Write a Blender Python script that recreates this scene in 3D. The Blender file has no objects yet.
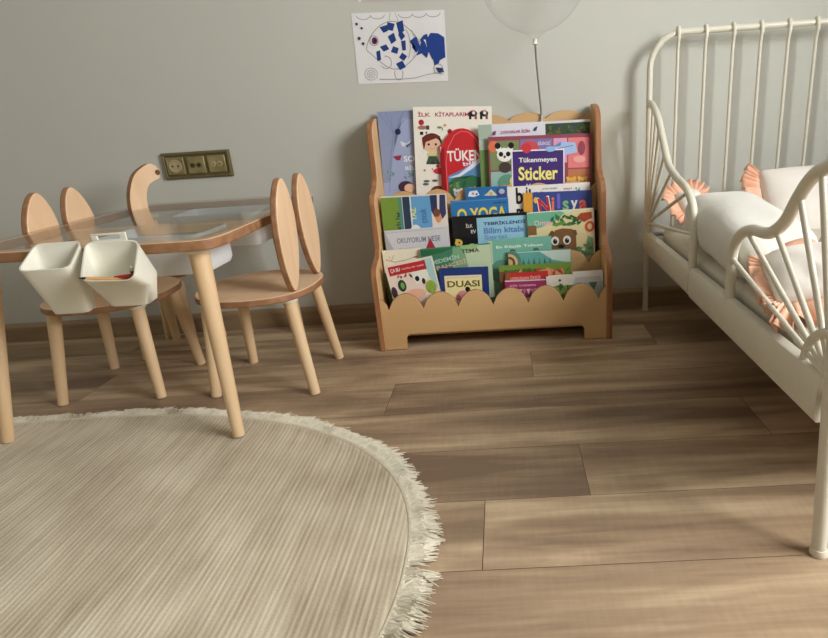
import bpy, bmesh, math, random
from mathutils import Vector, Matrix, Euler, noise
random.seed(7)
PI = math.pi
sc = bpy.context.scene
col = sc.collection

# ------------------------------------------------------------------ camera
cam_d = bpy.data.cameras.new('camera'); cam = bpy.data.objects.new('camera', cam_d); col.objects.link(cam)
r = Vector((0.9981059, 0.00334274, -0.06142838)); u = Vector((0.05699013, 0.3257965, 0.9437207)); f = Vector((-0.02316777, 0.94543401, -0.32498891))
M = Matrix((r, u, -f)).transposed().to_4x4(); M.translation = Vector((0, -2.0764, 0.6911))
cam.matrix_world = M
cam_d.sensor_fit = 'HORIZONTAL'; cam_d.sensor_width = 36
cam_d.lens = 591.4556 / 828 * 36
cam_d.shift_x = -(498.3995 - 414) / 828
cam_d.clip_start = 0.02
sc.camera = cam

# ------------------------------------------------------------------ world, lights, exposure
w = bpy.data.worlds.new('world'); sc.world = w; w.use_nodes = True
w.node_tree.nodes['Background'].inputs[0].default_value = (0.80, 0.90, 1.0, 1)
w.node_tree.nodes['Background'].inputs[1].default_value = 1.2
def area(name, loc, target, sx, sy, power, color):
    d = bpy.data.lights.new(name, 'AREA'); d.shape = 'RECTANGLE'; d.size = sx; d.size_y = sy; d.energy = power; d.color = color
    o = bpy.data.objects.new(name, d); col.objects.link(o); o.location = loc
    o.rotation_euler = (Vector(target) - Vector(loc)).to_track_quat('-Z', 'Y').to_euler()
    return o
area('window_daylight', (1.99, -1.95, 1.5), (0.0, -1.5, 0.9), 1.25, 1.15, 60, (1.0, 0.988, 0.975))
sc.view_settings.view_transform = 'Standard'; sc.view_settings.look = 'None'
sc.view_settings.gamma = 1; sc.view_settings.use_curve_mapping = False
sc.view_settings.exposure = 1.06

# ------------------------------------------------------------------ materials
def srgb(c):
    return tuple(((x/255)/12.92 if x/255 <= 0.04045 else ((x/255+0.055)/1.055)**2.4) for x in c) + (1,)
MC = {}
def mat(name, c, rough=0.6, metal=0.0, var=0.06, scale=30, stretch=(1, 1, 1), bump=0.0, bscale=None, spec=0.5, sheen=0, c2=None):
    if name in MC: return MC[name]
    m = bpy.data.materials.new(name); m.use_nodes = True; nt = m.node_tree; b = nt.nodes['Principled BSDF']
    b.inputs['Roughness'].default_value = rough; b.inputs['Metallic'].default_value = metal
    b.inputs['Specular IOR Level'].default_value = spec
    if sheen: b.inputs['Sheen Weight'].default_value = sheen
    A = srgb(c); B = srgb(c2) if c2 else tuple(x*(1-var) for x in A[:3]) + (1,)
    tc = nt.nodes.new('ShaderNodeTexCoord'); mp = nt.nodes.new('ShaderNodeMapping'); mp.inputs['Scale'].default_value = stretch
    n = nt.nodes.new('ShaderNodeTexNoise'); n.inputs['Scale'].default_value = scale; n.inputs['Detail'].default_value = 4
    nt.links.new(tc.outputs['Object'], mp.inputs[0]); nt.links.new(mp.outputs[0], n.inputs['Vector'])
    rp = nt.nodes.new('ShaderNodeValToRGB'); rp.color_ramp.elements[0].position = .35; rp.color_ramp.elements[1].position = .65
    rp.color_ramp.elements[0].color = B; rp.color_ramp.elements[1].color = A
    nt.links.new(n.outputs[0], rp.inputs[0]); nt.links.new(rp.outputs[0], b.inputs['Base Color'])
    if bump:
        n2 = nt.nodes.new('ShaderNodeTexNoise'); n2.inputs['Scale'].default_value = bscale or scale*3; n2.inputs['Detail'].default_value = 5
        nt.links.new(mp.outputs[0], n2.inputs['Vector'])
        bp = nt.nodes.new('ShaderNodeBump'); bp.inputs['Strength'].default_value = bump; bp.inputs['Distance'].default_value = 0.004
        nt.links.new(n2.outputs[0], bp.inputs['Height']); nt.links.new(bp.outputs[0], b.inputs['Normal'])
    MC[name] = m; return m
def flat(c, rough=0.35):
    return mat('print_%d_%d_%d' % tuple(c), c, rough, var=0.03, scale=60)
def clear(name, tint, gloss, ior=1.45, rough=0.03):
    m = bpy.data.materials.new(name); m.use_nodes = True; nt = m.node_tree; nt.nodes.clear()
    o = nt.nodes.new('ShaderNodeOutputMaterial'); t = nt.nodes.new('ShaderNodeBsdfTransparent'); t.inputs[0].default_value = tint
    g = nt.nodes.new('ShaderNodeBsdfGlossy'); g.inputs['Roughness'].default_value = rough
    lw = nt.nodes.new('ShaderNodeLayerWeight'); lw.inputs[0].default_value = .5
    fr = nt.nodes.new('ShaderNodeMath'); fr.operation = 'POWER'; fr.inputs[1].default_value = ior; nt.links.new(lw.outputs['Facing'], fr.inputs[0])
    mu = nt.nodes.new('ShaderNodeMath'); mu.operation = 'MULTIPLY_ADD'; mu.inputs[1].default_value = gloss; mu.inputs[2].default_value = 0.03; mu.use_clamp = True
    nt.links.new(fr.outputs[0], mu.inputs[0])
    mx = nt.nodes.new('ShaderNodeMixShader'); nt.links.new(mu.outputs[0], mx.inputs[0]); nt.links.new(t.outputs[0], mx.inputs[1]); nt.links.new(g.outputs[0], mx.inputs[2])
    nt.links.new(mx.outputs[0], o.inputs[0]); MC[name] = m; return m

WALL = mat('wall_paint', (196, 196, 187), 0.85, var=0.03, scale=1.5, bump=0.05, bscale=90)
CEIL = mat('ceiling_paint', (196, 194, 188), 0.9)
TRIMW = mat('white_trim', (230, 228, 220), 0.5)
BIRCH = mat('birch_wood', (226, 196, 156), 0.5, c2=(212, 178, 136), scale=14, stretch=(1, 1, .12), bump=.05)
MAPLE = mat('beech_plywood', (230, 196, 160), 0.5, c2=(222, 184, 146), scale=22, stretch=(1, 1, .2), bump=.05)
PEDGE = mat('plywood_edge', (164, 120, 86), 0.55, c2=(140, 98, 66), scale=40)
SHELFW = mat('shelf_plywood', (214, 175, 126), 0.5, c2=(205, 164, 114), scale=10, stretch=(.15, 1, 1), bump=.05)
SHEDGE = mat('shelf_edge', (170, 118, 78), 0.5, c2=(140, 92, 58), scale=60, stretch=(1, 1, .1))
WHITEP = mat('white_plastic', (236, 232, 216), 0.35, var=.02)
TUBP = mat('tub_plastic', (222, 224, 226), 0.35, var=.02)
COLLAR = mat('white_collar', (226, 216, 196), 0.45)
STEEL = mat('white_steel', (222, 217, 200), 0.35, var=.03)
DARK = mat('dark_metal', (50, 44, 38), 0.4, .5)
BRASS = mat('antique_brass', (160, 148, 106), 0.4, .35, c2=(126, 114, 76), scale=25)
BRASSD = mat('dark_brass', (112, 100, 66), 0.45, .35)
BRASSL = mat('light_brass', (184, 172, 132), 0.35, .4)
LINEN = mat('linen_white', (222, 219, 210), 0.85, var=.04, scale=8, bump=.25, bscale=60, sheen=.2)
MATTR = mat('mattress_cloth', (214, 208, 190), 0.9, var=.05, scale=40, bump=.15)
PILLOW = mat('pillow_cotton', (236, 228, 220), 0.85, var=.03, scale=6, bump=.25, bscale=25)
PEACH = mat('peach_cotton', (243, 196, 168), 0.85, c2=(232, 176, 146), scale=18, bump=.3, bscale=40)
PAPER = mat('drawing_paper', (228, 226, 226), 0.8, var=.03, bump=.1, bscale=12)
PAGES = mat('page_block', (228, 220, 204), 0.8, var=.12, scale=200, stretch=(1, 4, 1))
ACRYL = clear('clear_acrylic', (.97, .975, .97, 1), .42, 2.6, .15)
BALL = clear('clear_balloon', (.995, .995, .995, 1), .7, 4.5, .05)
GLASS = clear('window_glass', (.97, .98, .98, 1), .5, 4.0)

# ------------------------------------------------------------------ mesh helpers
def V(*a): return Vector(a)
def fin(name, bm, mats, parent=None, smooth=True, loc=None, rot=None, bevel=0, angle=40, sub=0, kind=None, label=None):
    me = bpy.data.meshes.new(name); bmesh.ops.recalc_face_normals(bm, faces=bm.faces); bm.to_mesh(me); bm.free()
    if not isinstance(mats, (list, tuple)): mats = [mats]
    for m in mats: me.materials.append(m)
    o = bpy.data.objects.new(name, me); col.objects.link(o)
    if parent: o.parent = parent
    if loc: o.location = loc
    if rot: o.rotation_euler = rot
    if smooth: me.shade_smooth(); me.set_sharp_from_angle(angle=math.radians(angle))
    if bevel:
        b = o.modifiers.new('bevel', 'BEVEL'); b.width = bevel; b.segments = 2; b.limit_method = 'ANGLE'; b.angle_limit = math.radians(40)
    if sub: s = o.modifiers.new('sub', 'SUBSURF'); s.levels = sub; s.render_levels = sub
    if kind: o['kind'] = kind
    if label: o['label'] = label
    return o
def thing(name, label, cat, loc=(0, 0, 0), rz=0, group=None):
    o = bpy.data.objects.new(name, None); o.empty_display_size = .05; col.objects.link(o); o.location = loc; o.rotation_euler = (0, 0, rz)
    return tag(o, label, cat, group)
def tag(o, label, cat, group=None):
    o['label'] = label; o['category'] = cat
    if group: o['group'] = group
    return o
def dup(root, loc, rz, label):
    def cp(o, par):
        c = o.copy(); col.objects.link(c)
        if par: c.parent = par
        for ch in [x for x in list(bpy.data.objects) if x.parent == o]: cp(ch, c)
        return c
    c = cp(root, None); c.location = loc; c.rotation_euler = (0, 0, rz); c['label'] = label
    return c
def box(bm, a, b, mi=0, m=None):
    vs = [bm.verts.new((x, y, z)) for x in (a[0], b[0]) for y in (a[1], b[1]) for z in (a[2], b[2])]
    if m: bmesh.ops.transform(bm, matrix=m, verts=vs)
    for q in ((0, 1, 3, 2), (4, 6, 7, 5), (0, 4, 5, 1), (2, 3, 7, 6), (0, 2, 6, 4), (1, 5, 7, 3)):
        bm.faces.new([vs[i] for i in q]).material_index = mi
def prism(bm, pts, th, m, mi=0, me=None):
    """outline pts in local XY, extruded to z=th; m maps to space; me = edge material"""
    a = [bm.verts.new(m @ V(x, y, 0)) for x, y in pts]; b = [bm.verts.new(m @ V(x, y, th)) for x, y in pts]
    bm.faces.new(a[::-1]).material_index = mi; bm.faces.new(b).material_index = mi
    n = len(pts)
    for i in range(n):
        bm.faces.new((a[i], a[(i+1) % n], b[(i+1) % n], b[i])).material_index = mi if me is None else me
def loft(bm, rings, cap=True, closed=True, mi=0):
    R = [[bm.verts.new(p) for p in ring] for ring in rings]; n = len(R[0])
    for i in range(len(R)-1):
        for j in range(n if closed else n-1):
            k = (j+1) % n; bm.faces.new((R[i][j], R[i][k], R[i+1][k], R[i+1][j])).material_index = mi
    if cap: bm.faces.new(R[0][::-1]).material_index = mi; bm.faces.new(R[-1]).material_index = mi
    return R
def catmull(P, n=6, closed=False):
    P = [Vector(p) for p in P]; out = []
    L = len(P); rng = range(L if closed else L-1)
    for i in rng:
        p0 = P[(i-1) % L] if closed or i > 0 else P[0]*2-P[1]
        p1, p2 = P[i], P[(i+1) % L]
        p3 = P[(i+2) % L] if closed or i+2 < L else P[-1]*2-P[-2]
        for k in range(n):
            t = k/n
            out.append(.5*((2*p1)+(p2-p0)*t+(2*p0-5*p1+4*p2-p3)*t*t+(3*p1-p0-3*p2+p3)*t**3))
    if not closed: out.append(P[-1])
    return out
def tube(bm, P, r0, r1=None, seg=12, mi=0, cap=True):
    P = [Vector(p) for p in P]; r1 = r0 if r1 is None else r1; rings = []; n = len(P)
    t0 = (P[1]-P[0]).normalized(); up = t0.orthogonal().normalized()
    for i, p in enumerate(P):
        t = (P[min(i+1, n-1)]-P[max(i-1, 0)]).normalized()
        up = (up - t*up.dot(t)).normalized(); sd = t.cross(up); rr = r0+(r1-r0)*i/(n-1)
        rings.append([p+(up*math.cos(a)+sd*math.sin(a))*rr for a in [2*PI*k/seg for k in range(seg)]])
    loft(bm, rings, cap, True, mi)
def disc_lathe(bm, c, prof, seg=20, axis='z', mi=0):
    def pt(rr, h, a):
        x, y = rr*math.cos(a), rr*math.sin(a)
        return Vector(c)+{'z': V(x, y, h), 'y': V(x, h, y), 'x': V(h, x, y)}[axis]
    loft(bm, [[pt(rr, h, 2*PI*k/seg) for k in range(seg)] for rr, h in prof], True, True, mi)
def sgnp(x, e): return math.copysign(abs(x)**e, x)
def supe(a, b, n, N=64, c=(0, 0)):
    return [(c[0]+a*sgnp(math.cos(2*PI*i/N), 2/n), c[1]+b*sgnp(math.sin(2*PI*i/N), 2/n)) for i in range(N)]
def scallop_top(x0, x1, n, valley, peak, half=False):
    """points left to right along a scalloped edge with n lobes"""
    pts = []; wd = (x1-x0)/n
    for i in range(n):
        for k in range(9):
            t = k/8
            pts.append((x0+wd*(i+t), valley+(peak-valley)*math.sin(PI*min(max(t, .0), 1))**.62))
        if i < n-1: pts.pop()
    return pts
PL_XZ = lambda x, y, z: Matrix.Translation((x, y, z)) @ Matrix.Rotation(PI/2, 4, 'X')      # local x->X, y->Z, thickness -> -Y
PL_YZ = lambda x, y, z: Matrix.Translation((x, y, z)) @ Matrix(((0, 0, 1, 0), (1, 0, 0, 0), (0, 1, 0, 0), (0, 0, 0, 1)))  # local x->Y, y->Z, thickness -> +X

# ------------------------------------------------------------------ room shell
X0, X1, Y0, HC = -2.6, 1.8, -4.3, 2.6
def struct(name, bm, m, **k): return fin(name, bm, m, kind='structure', **k)
bm = bmesh.new(); box(bm, (X0-.1, 0, -.05), (X1+.1, .12, HC)); struct('wall_back', bm, WALL, smooth=False)
bm = bmesh.new(); box(bm, (X0-.1, Y0, -.05), (X0, 0, HC)); struct('wall_left', bm, WALL, smooth=False)
bm = bmesh.new(); box(bm, (X0-.1, Y0-.1, -.05), (X1+.1, Y0, HC)); struct('wall_front', bm, mat('wall_paint_low_bounce', (150, 144, 134), 0.85, var=0.03, scale=1.5), smooth=False)  # unseen wall, colour darkened to cut the bounced light
WY0, WY1, WZ0, WZ1 = -2.6, -1.3, .9, 2.1
bm = bmesh.new()
box(bm, (X1, Y0, -.05), (X1+.15, WY0, HC)); box(bm, (X1, WY1, -.05), (X1+.15, 0, HC))
box(bm, (X1, WY0, -.05), (X1+.15, WY1, WZ0)); box(bm, (X1, WY0, WZ1), (X1+.15, WY1, HC)); struct('wall_right', bm, WALL, smooth=False)
bm = bmesh.new(); box(bm, (X0-.1, Y0-.1, HC), (X1+.15, .12, HC+.1)); struct('ceiling', bm, CEIL, smooth=False)
wn = bpy.data.objects.new('window_1', None); col.objects.link(wn); wn['kind'] = 'structure'; wn.location = (X1+.07, (WY0+WY1)/2, (WZ0+WZ1)/2)
hw, hh = (WY1-WY0)/2, (WZ1-WZ0)/2
bm = bmesh.new()
for a, b in (((-.03, -hw, -hh), (.03, -hw+.05, hh)), ((-.03, hw-.05, -hh), (.03, hw, hh)), ((-.03, -hw+.05, -hh), (.03, hw-.05, -hh+.05)), ((-.03, -hw+.05, hh-.05), (.03, hw-.05, hh)), ((-.03, -.03, -hh+.05), (.03, .03, hh-.05))): box(bm, a, b)
fin('window_frame', bm, TRIMW, wn, smooth=False)
bm = bmesh.new(); box(bm, (-.003, -hw+.05, -hh+.05), (.003, hw-.05, hh-.05)); fin('window_pane', bm, GLASS, wn, smooth=False)

# floor of laminate planks
fm = bpy.data.materials.new('laminate_oak'); fm.use_nodes = True; nt = fm.node_tree; b = nt.nodes['Principled BSDF']
at = nt.nodes.new('ShaderNodeAttribute'); at.attribute_name = 'tone'
tc = nt.nodes.new('ShaderNodeTexCoord'); ad = nt.nodes.new('ShaderNodeVectorMath'); ad.operation = 'ADD'
sc_ = nt.nodes.new('ShaderNodeVectorMath'); sc_.operation = 'SCALE'; sc_.inputs['Scale'].default_value = 37.0
nt.links.new(at.outputs['Color'], sc_.inputs[0]); nt.links.new(tc.outputs['Object'], ad.inputs[0]); nt.links.new(sc_.outputs[0], ad.inputs[1])
def nz(scale, sx, det, dist=0.0, rough=.5):
    mp = nt.nodes.new('ShaderNodeMapping'); mp.inputs['Scale'].default_value = sx; nt.links.new(ad.outputs[0], mp.inputs[0])
    n = nt.nodes.new('ShaderNodeTexNoise'); n.inputs['Scale'].default_value = scale; n.inputs['Detail'].default_value = det; n.inputs['Distortion'].default_value = dist; n.inputs['Roughness'].default_value = rough
    nt.links.new(mp.outputs[0], n.inputs['Vector']); return n
n1 = nz(2.6, (.55, 4.0, 1), 4, .5); n2 = nz(9, (.5, 7, 1), 6, .3, .6); n3 = nz(60, (1.6, .25, 1), 2)
def mth(op, a, b_):
    m = nt.nodes.new('ShaderNodeMath'); m.operation = op
    for i, v in enumerate((a, b_)):
        if isinstance(v, (int, float)): m.inputs[i].default_value = v
        else: nt.links.new(v, m.inputs[i])
    return m.outputs[0]
s1 = mth('ADD', mth('MULTIPLY', n1.outputs[0], .74), mth('MULTIPLY', n2.outputs[0], .20))
sep = nt.nodes.new('ShaderNodeSeparateColor'); nt.links.new(at.outputs['Color'], sep.inputs[0])
s2 = mth('ADD', s1, mth('MULTIPLY', sep.outputs[2], .16)); s3 = mth('ADD', s2, mth('MULTIPLY', n3.outputs[0], .05))
rp = nt.nodes.new('ShaderNodeValToRGB'); E_ = rp.color_ramp.elements
E_[0].position = .42; E_[0].color = srgb((122, 100, 80)); E_[1].position = .70; E_[1].color = srgb((202, 178, 146))
e = E_.new(.56); e.color = srgb((162, 137, 110))
nt.links.new(s3, rp.inputs[0]); nt.links.new(rp.outputs[0], b.inputs['Base Color'])
b.inputs['Roughness'].default_value = .42; b.inputs['Specular IOR Level'].default_value = .35
bp = nt.nodes.new('ShaderNodeBump'); bp.inputs['Strength'].default_value = .12; bp.inputs['Distance'].default_value = .002
nt.links.new(n2.outputs[0], bp.inputs['Height']); nt.links.new(bp.outputs[0], b.inputs['Normal'])
PW = .1833; bm = bmesh.new(); lay = bm.loops.layers.float_color.new('tone')
knownj = {0: .05, 1: -.335, 2: .55, 3: .1296, 4: -.071, 5: .62}
tones = {0: .35, 1: .45, 2: .55, 3: .35, 4: .75, 5: .6}
row = 0; rr = random.Random(3)
y = -.5733+PW*4
for i in range(-3, 24):
    ya, yb = -.5733-PW*(i-1), -.5733-PW*i
    if ya > 0: ya = 0.0
    if ya <= yb: continue
    yb = max(yb, Y0)
    if yb >= ya: break
    j = knownj.get(i, rr.uniform(-.6, .6)); xs = [X0-.05]; x = j-1.29*6
    while x < X1+.05:
        if x > X0: xs.append(x)
        x += 1.29
    xs.append(X1+.05)
    for k in range(len(xs)-1):
        c = (rr.random(), rr.random(), rr.random()*.6+.2)
        if i in tones: c = (c[0], c[1], tones[i]+rr.uniform(-.25, .25))
        g = .0006
        vs = [bm.verts.new(p) for p in ((xs[k]+g, yb+g, 0), (xs[k+1]-g, yb+g, 0), (xs[k+1]-g, ya-g, 0), (xs[k]+g, ya-g, 0))]
        fc = bm.faces.new(vs)
        for lp in fc.loops: lp[lay] = (*c, 1)
        # narrow groove around each plank
fl_o = struct('floor', bm, fm, smooth=False)
bm = bmesh.new(); box(bm, (X0-.05, Y0, -.05), (X1+.05, 0.0, -.0012)); fin('floor_seams', bm, mat('seam_dark', (92, 72, 52), .7), fl_o, smooth=False)

def skirting(name, a, b, nrm):
    bm = bmesh.new(); a = Vector(a); b = Vector(b); nrm = Vector(nrm)
    prof = [(0, 0), (.014, 0), (.014, .055), (.010, .064), (.004, .068), (0, .068)]
    loft(bm, [[p+nrm*d+V(0, 0, h) for d, h in prof] for p in (a, b)])
    struct(name, bm, mat('skirting_oak', (158, 134, 104), .5, c2=(136, 112, 84), scale=6, stretch=(.3, 1, 6)), smooth=False)
skirting('baseboard_back', (X0, -.0005, 0), (X1, -.0005, 0), (0, -1, 0))
skirting('baseboard_left', (X0+.0005, Y0, 0), (X0+.0005, -.02, 0), (1, 0, 0))
skirting('baseboard_right', (X1-.0005, -.02, 0), (X1-.0005, Y0, 0), (-1, 0, 0))

# ------------------------------------------------------------------ rug
RC = (-1.1, -1.3); RA, RB, RN = .955, .645, 2.25
rm = bpy.data.materials.new('rug_pile'); rm.use_nodes = True; nt = rm.node_tree; b = nt.nodes['Principled BSDF']
tc = nt.nodes.new('ShaderNodeTexCoord')
def nn(scale, sx, det):
    mp = nt.nodes.new('ShaderNodeMapping'); mp.inputs['Scale'].default_value = sx; nt.links.new(tc.outputs['Object'], mp.inputs[0])
    n = nt.nodes.new('ShaderNodeTexNoise'); n.inputs['Scale'].default_value = scale; n.inputs['Detail'].default_value = det; nt.links.new(mp.outputs[0], n.inputs['Vector']); return n
wv = nt.nodes.new('ShaderNodeTexWave'); wv.wave_type = 'BANDS'; wv.bands_direction = 'X'; wv.inputs['Scale'].default_value = 31; wv.inputs['Distortion'].default_value = 3.0
wv.inputs['Detail'].default_value = 3; wv.inputs['Detail Scale'].default_value = .6
mpw = nt.nodes.new('ShaderNodeMapping'); mpw.inputs['Scale'].default_value = (1, .12, 1); nt.links.new(tc.outputs['Object'], mpw.inputs[0]); nt.links.new(mpw.outputs[0], wv.inputs['Vector'])
a1 = nn(95, (1, .06, 1), 3); a2 = nn(5.0, (1.2, 1, 1), 5); a3 = nn(240, (1, 1, 1), 2)  # a2: broad noise, paints the mottled sheen of the pile into its colour
v1 = mth('MULTIPLY', wv.outputs['Fac'], .13); v2 = mth('MULTIPLY', a1.outputs[0], .38); v3 = mth('MULTIPLY', a2.outputs[0], .66); v4 = mth('MULTIPLY', a3.outputs[0], .12)
sm = mth('ADD', mth('ADD', v1, v2), mth('ADD', v3, v4))
rp = nt.nodes.new('ShaderNodeValToRGB'); E_ = rp.color_ramp.elements
E_[0].position = .42; E_[0].color = srgb((158, 142, 118)); E_[1].position = .82; E_[1].color = srgb((216, 204, 180)); e = E_.new(.6); e.color = srgb((186, 171, 146))
nt.links.new(sm, rp.inputs[0]); nt.links.new(rp.outputs[0], b.inputs['Base Color']); b.inputs['Roughness'].default_value = .95; b.inputs['Sheen Weight'].default_value = .15
bp = nt.nodes.new('ShaderNodeBump'); bp.inputs['Strength'].default_value = .55; bp.inputs['Distance'].default_value = .006
nt.links.new(mth('ADD', mth('ADD', v1, v2), v4), bp.inputs['Height']); nt.links.new(bp.outputs[0], b.inputs['Normal'])
rug = thing('area_rug', 'cream ribbed oval rug with a fringed edge lying under the play table', 'rug', (RC[0], RC[1], 0))
bm = bmesh.new()
N = 160; rings = []
for s_, z in ((.985, .0008), (.985, .007), (.975, .010), (.965, .0115), (.955, .0105), (.93, .0085), (.8, .009), (.5, .009), (.2, .009)):
    rings.append([V(x, y, z) for x, y in supe((RA-.042)*s_/.985, (RB-.042)*s_/.985, RN, N)])
loft(bm, rings)
fin('pile', bm, rm, rug)
bm = bmesh.new(); P = [V(x, y, .0085) for x, y in supe(RA-.049, RB-.049, RN, 160)]; R_ = []
for i, p in enumerate(P):
    t = (P[(i+1) % 160]-P[i-1]).normalized(); n_ = V(t.y, -t.x, 0); R_.append([p+n_*.0055*math.cos(a)+V(0, 0, .0045*math.sin(a)) for a in [2*PI*k/8 for k in range(8)]])
R_.append(R_[0]); loft(bm, R_, False); fin('selvedge', bm, mat('selvedge_yarn', (218, 208, 184), .95, var=.1, scale=90, bump=.3), rug)
bm = bmesh.new(); rf = random.Random(5)
L = supe(1, 1, RN, 7000)
for i, (cx, cy) in enumerate(L):
    x, y = cx*(RA-.048), cy*(RB-.048); nx, ny = cx/RA, cy/RB; l = math.hypot(nx, ny); nx /= l; ny /= l
    sw = .25*math.sin(i*.05)+.2*math.sin(i*.021+1); nx += rf.gauss(0, .12)-ny*sw; ny += rf.gauss(0, .12)+nx*sw
    ln = rf.uniform(.034, .046)*(1+.12*math.sin(i*.013)); wd = .0013; tx, ty = -ny*wd, nx*wd
    pz = [.008+rf.uniform(0, .004), .009+rf.uniform(0, .006), .0015+rf.uniform(0, .006)]
    j = rf.gauss(0, .002)
    P = [V(x, y, pz[0]), V(x+nx*ln*.55+j, y+ny*ln*.55-j, pz[1]), V(x+nx*ln, y+ny*ln, pz[2])]
    q = []
    for k, p in enumerate(P):
        s_ = (1, .9, .35)[k]; q.append((bm.verts.new(p+V(tx*s_, ty*s_, 0)), bm.verts.new(p-V(tx*s_, ty*s_, 0)), bm.verts.new(p+V(0, 0, .0022*s_))))
    for k in range(2):
        for a_, b_ in ((0, 2), (2, 1), (1, 0)): bm.faces.new((q[k][a_], q[k][b_], q[k+1][b_], q[k+1][a_]))
fin('fringe', bm, mat('fringe_yarn', (214, 205, 184), .95, var=.15, scale=80), rug, smooth=False, kind='stuff')

# ------------------------------------------------------------------ play table
TX0, TX1, TY0, TY1, TZ = -1.21, -.62, -.85, -.09, .485
tb = thing('play_table', 'low wooden play table with clear top and light round legs', 'table', ((TX0+TX1)/2, (TY0+TY1)/2, 0))
hx, hy = (TX1-TX0)/2, (TY1-TY0)/2
bm = bmesh.new(); out = supe(hx, hy, 14, 96); inn = [((x/hx)*(hx-.045 if x > 0 else hx-.014), (y/hy)*(hy-.014 if y > 0 else hy-.035)) for x, y in supe(hx, hy, 16, 96)]
z0, z1 = .458, .481
ra = loft(bm, [[V(x, y, z0) for x, y in inn], [V(x, y, z0) for x, y in out]], False)
rb = loft(bm, [[V(x, y, z1) for x, y in out], [V(x, y, z1) for x, y in inn]], False)
n = 96
for i in range(n):
    k = (i+1) % n
    bm.faces.new((ra[1][i], ra[1][k], rb[0][k], rb[0][i])).material_index = 1
    bm.faces.new((rb[1][i], rb[1][k], ra[0][k], ra[0][i])).material_index = 1
fin('table_frame', bm, [MAPLE, PEDGE], tb, bevel=.003)
bm = bmesh.new(); box(bm, (-.20, -.105-.02, z0), (hx-.046, -.105+.02, z1-.002)); fin('crossbar', bm, MAPLE, tb, bevel=.002)
bm = bmesh.new(); loft(bm, [[V(x, y, z) for x, y in supe(hx-.004, hy-.004, 14, 96)] for z in (.4815, .4855)]); fin('acrylic_top', bm, ACRYL, tb, label='clear acrylic sheet laid over the frame', smooth=False)
for (fx, fy, tx, ty) in ((-1.25, -.807, -1.165, -.79), (-.662, -.842, -.685, -.79), (-1.25, -.062, -1.16, -.15), (-.757, -.09, -.757, -.15)):
    c = tb.location; bm = bmesh.new()
    tube(bm, [(fx-c.x, fy-c.y, .0125 if fy < -.7 else 0.001), (tx-c.x, ty-c.y, .448)], .0135, .0215, 20); fin('leg', bm, BIRCH, tb)
    bm = bmesh.new(); disc_lathe(bm, (tx-c.x, ty-c.y, .446), [(.026, 0), (.028, .004), (.028, .012)]); fin('leg_collar', bm, COLLAR, tb)
def tub(x0, x1, y0, y1, label, zb=.385):
    c = V((x0+x1)/2, (y0+y1)/2, 0); t = thing('storage_tub', label, 'storage tub', (c.x, c.y, zb), 0, 'tubs under the table top'); a, b_ = (x1-x0)/2, (y1-y0)/2; H = .478-zb
    R = lambda sa, sb, z: [V(x, y, z) for x, y in supe(a*sa, b_*sb, 9, 64)]
    bm = bmesh.new(); loft(bm, [R(.96, .95, 0), R(1, 1, .012), R(1, 1, H-.004), R(1.0, 1.0, H), R(.97, .95, H), R(.965, .94, H-.01), R(.93, .9, .006)])
    fin('tub_body', bm, TUBP, t)
tub(-.95, -.70, -.745, -.585, 'white plastic tub hung under the table top nearer the front edge')
tub(-.95, -.70, -.42, -.26, 'white plastic tub hung under the table top nearer the wall')
# hanging pots
def pot(name, loc, rim, mid, bot, label):
    t = thing(name, label, 'hanging pot', loc, 0, 'white pots hooked on the table front')
    def ring(q, inset=0, n=3):
        q = [Vector(p)-Vector(loc) for p in q]; c = sum(q, Vector())/4; pts = []
        for i in range(4):
            p = q[i]; a = q[i-1]; b_ = q[(i+1) % 4]; rr_ = .2
            for k in range(5):
                t_ = k/4; A = p.lerp(a, rr_); B = p.lerp(b_, rr_); pts.append((1-t_)**2*A+2*t_*(1-t_)*p+t_*t_*B)
        return [p+(c-p).normalized()*inset for p in pts]
    bm = bmesh.new(); rs = [ring(bot, .008), ring(bot), ring(mid), ring(rim)]
    rs += [ring(rim, .0035), ring(mid, .0035), [p+V(0, 0, .004) for p in ring(bot, .006)]]
    loft(bm, rs); fin('pot_body', bm, WHITEP, t, angle=60)
    return t
POT2 = [(-.872, -.872, .497), (-.757, -.872, .495), (-.702, -1.01, .441), (-.823, -.985, .440)]
pl = pot('hanging_pot', (-.92, -.9, .352), [(-.977, -.872, .499), (-.877, -.872, .500), (-.873, -.935, .456), (-.983, -.933, .455)],
    [(-.977, -.872, .43), (-.876, -.872, .43), (-.872, -.922, .405), (-.968, -.922, .405)],
    [(-.968, -.872, .358), (-.884, -.872, .360), (-.889, -.898, .353), (-.963, -.898, .352)], 'empty white slanted pot hooked on the table front, nearer the left leg')
pr = pot('hanging_pot', (-.79, -.9, .364), POT2,
    [(-.868, -.872, .42), (-.735, -.872, .43), (-.722, -.93, .41), (-.842, -.93, .405)],
    [(-.863, -.872, .372), (-.747, -.872, .372), (-.755, -.905, .364), (-.830, -.905, .364)], 'white slanted pot on the table front holding crayons and a pencil')
c = pr.location; bm = bmesh.new()
for a_, b_ in (((-.858, -.871, .4862), (-.785, -.867, .4985)), ((-.858, -.871, .4985), (-.845, -.867, .5075)), ((-.798, -.871, .4985), (-.785, -.867, .5075)), ((-.858, -.871, .5075), (-.785, -.867, .5115)), ((-.858, -.867, .4862), (-.785, -.845, .4885))): box(bm, Vector(a_)-c, Vector(b_)-c)
fin('hanger', bm, WHITEP, pr, bevel=.001)
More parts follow.
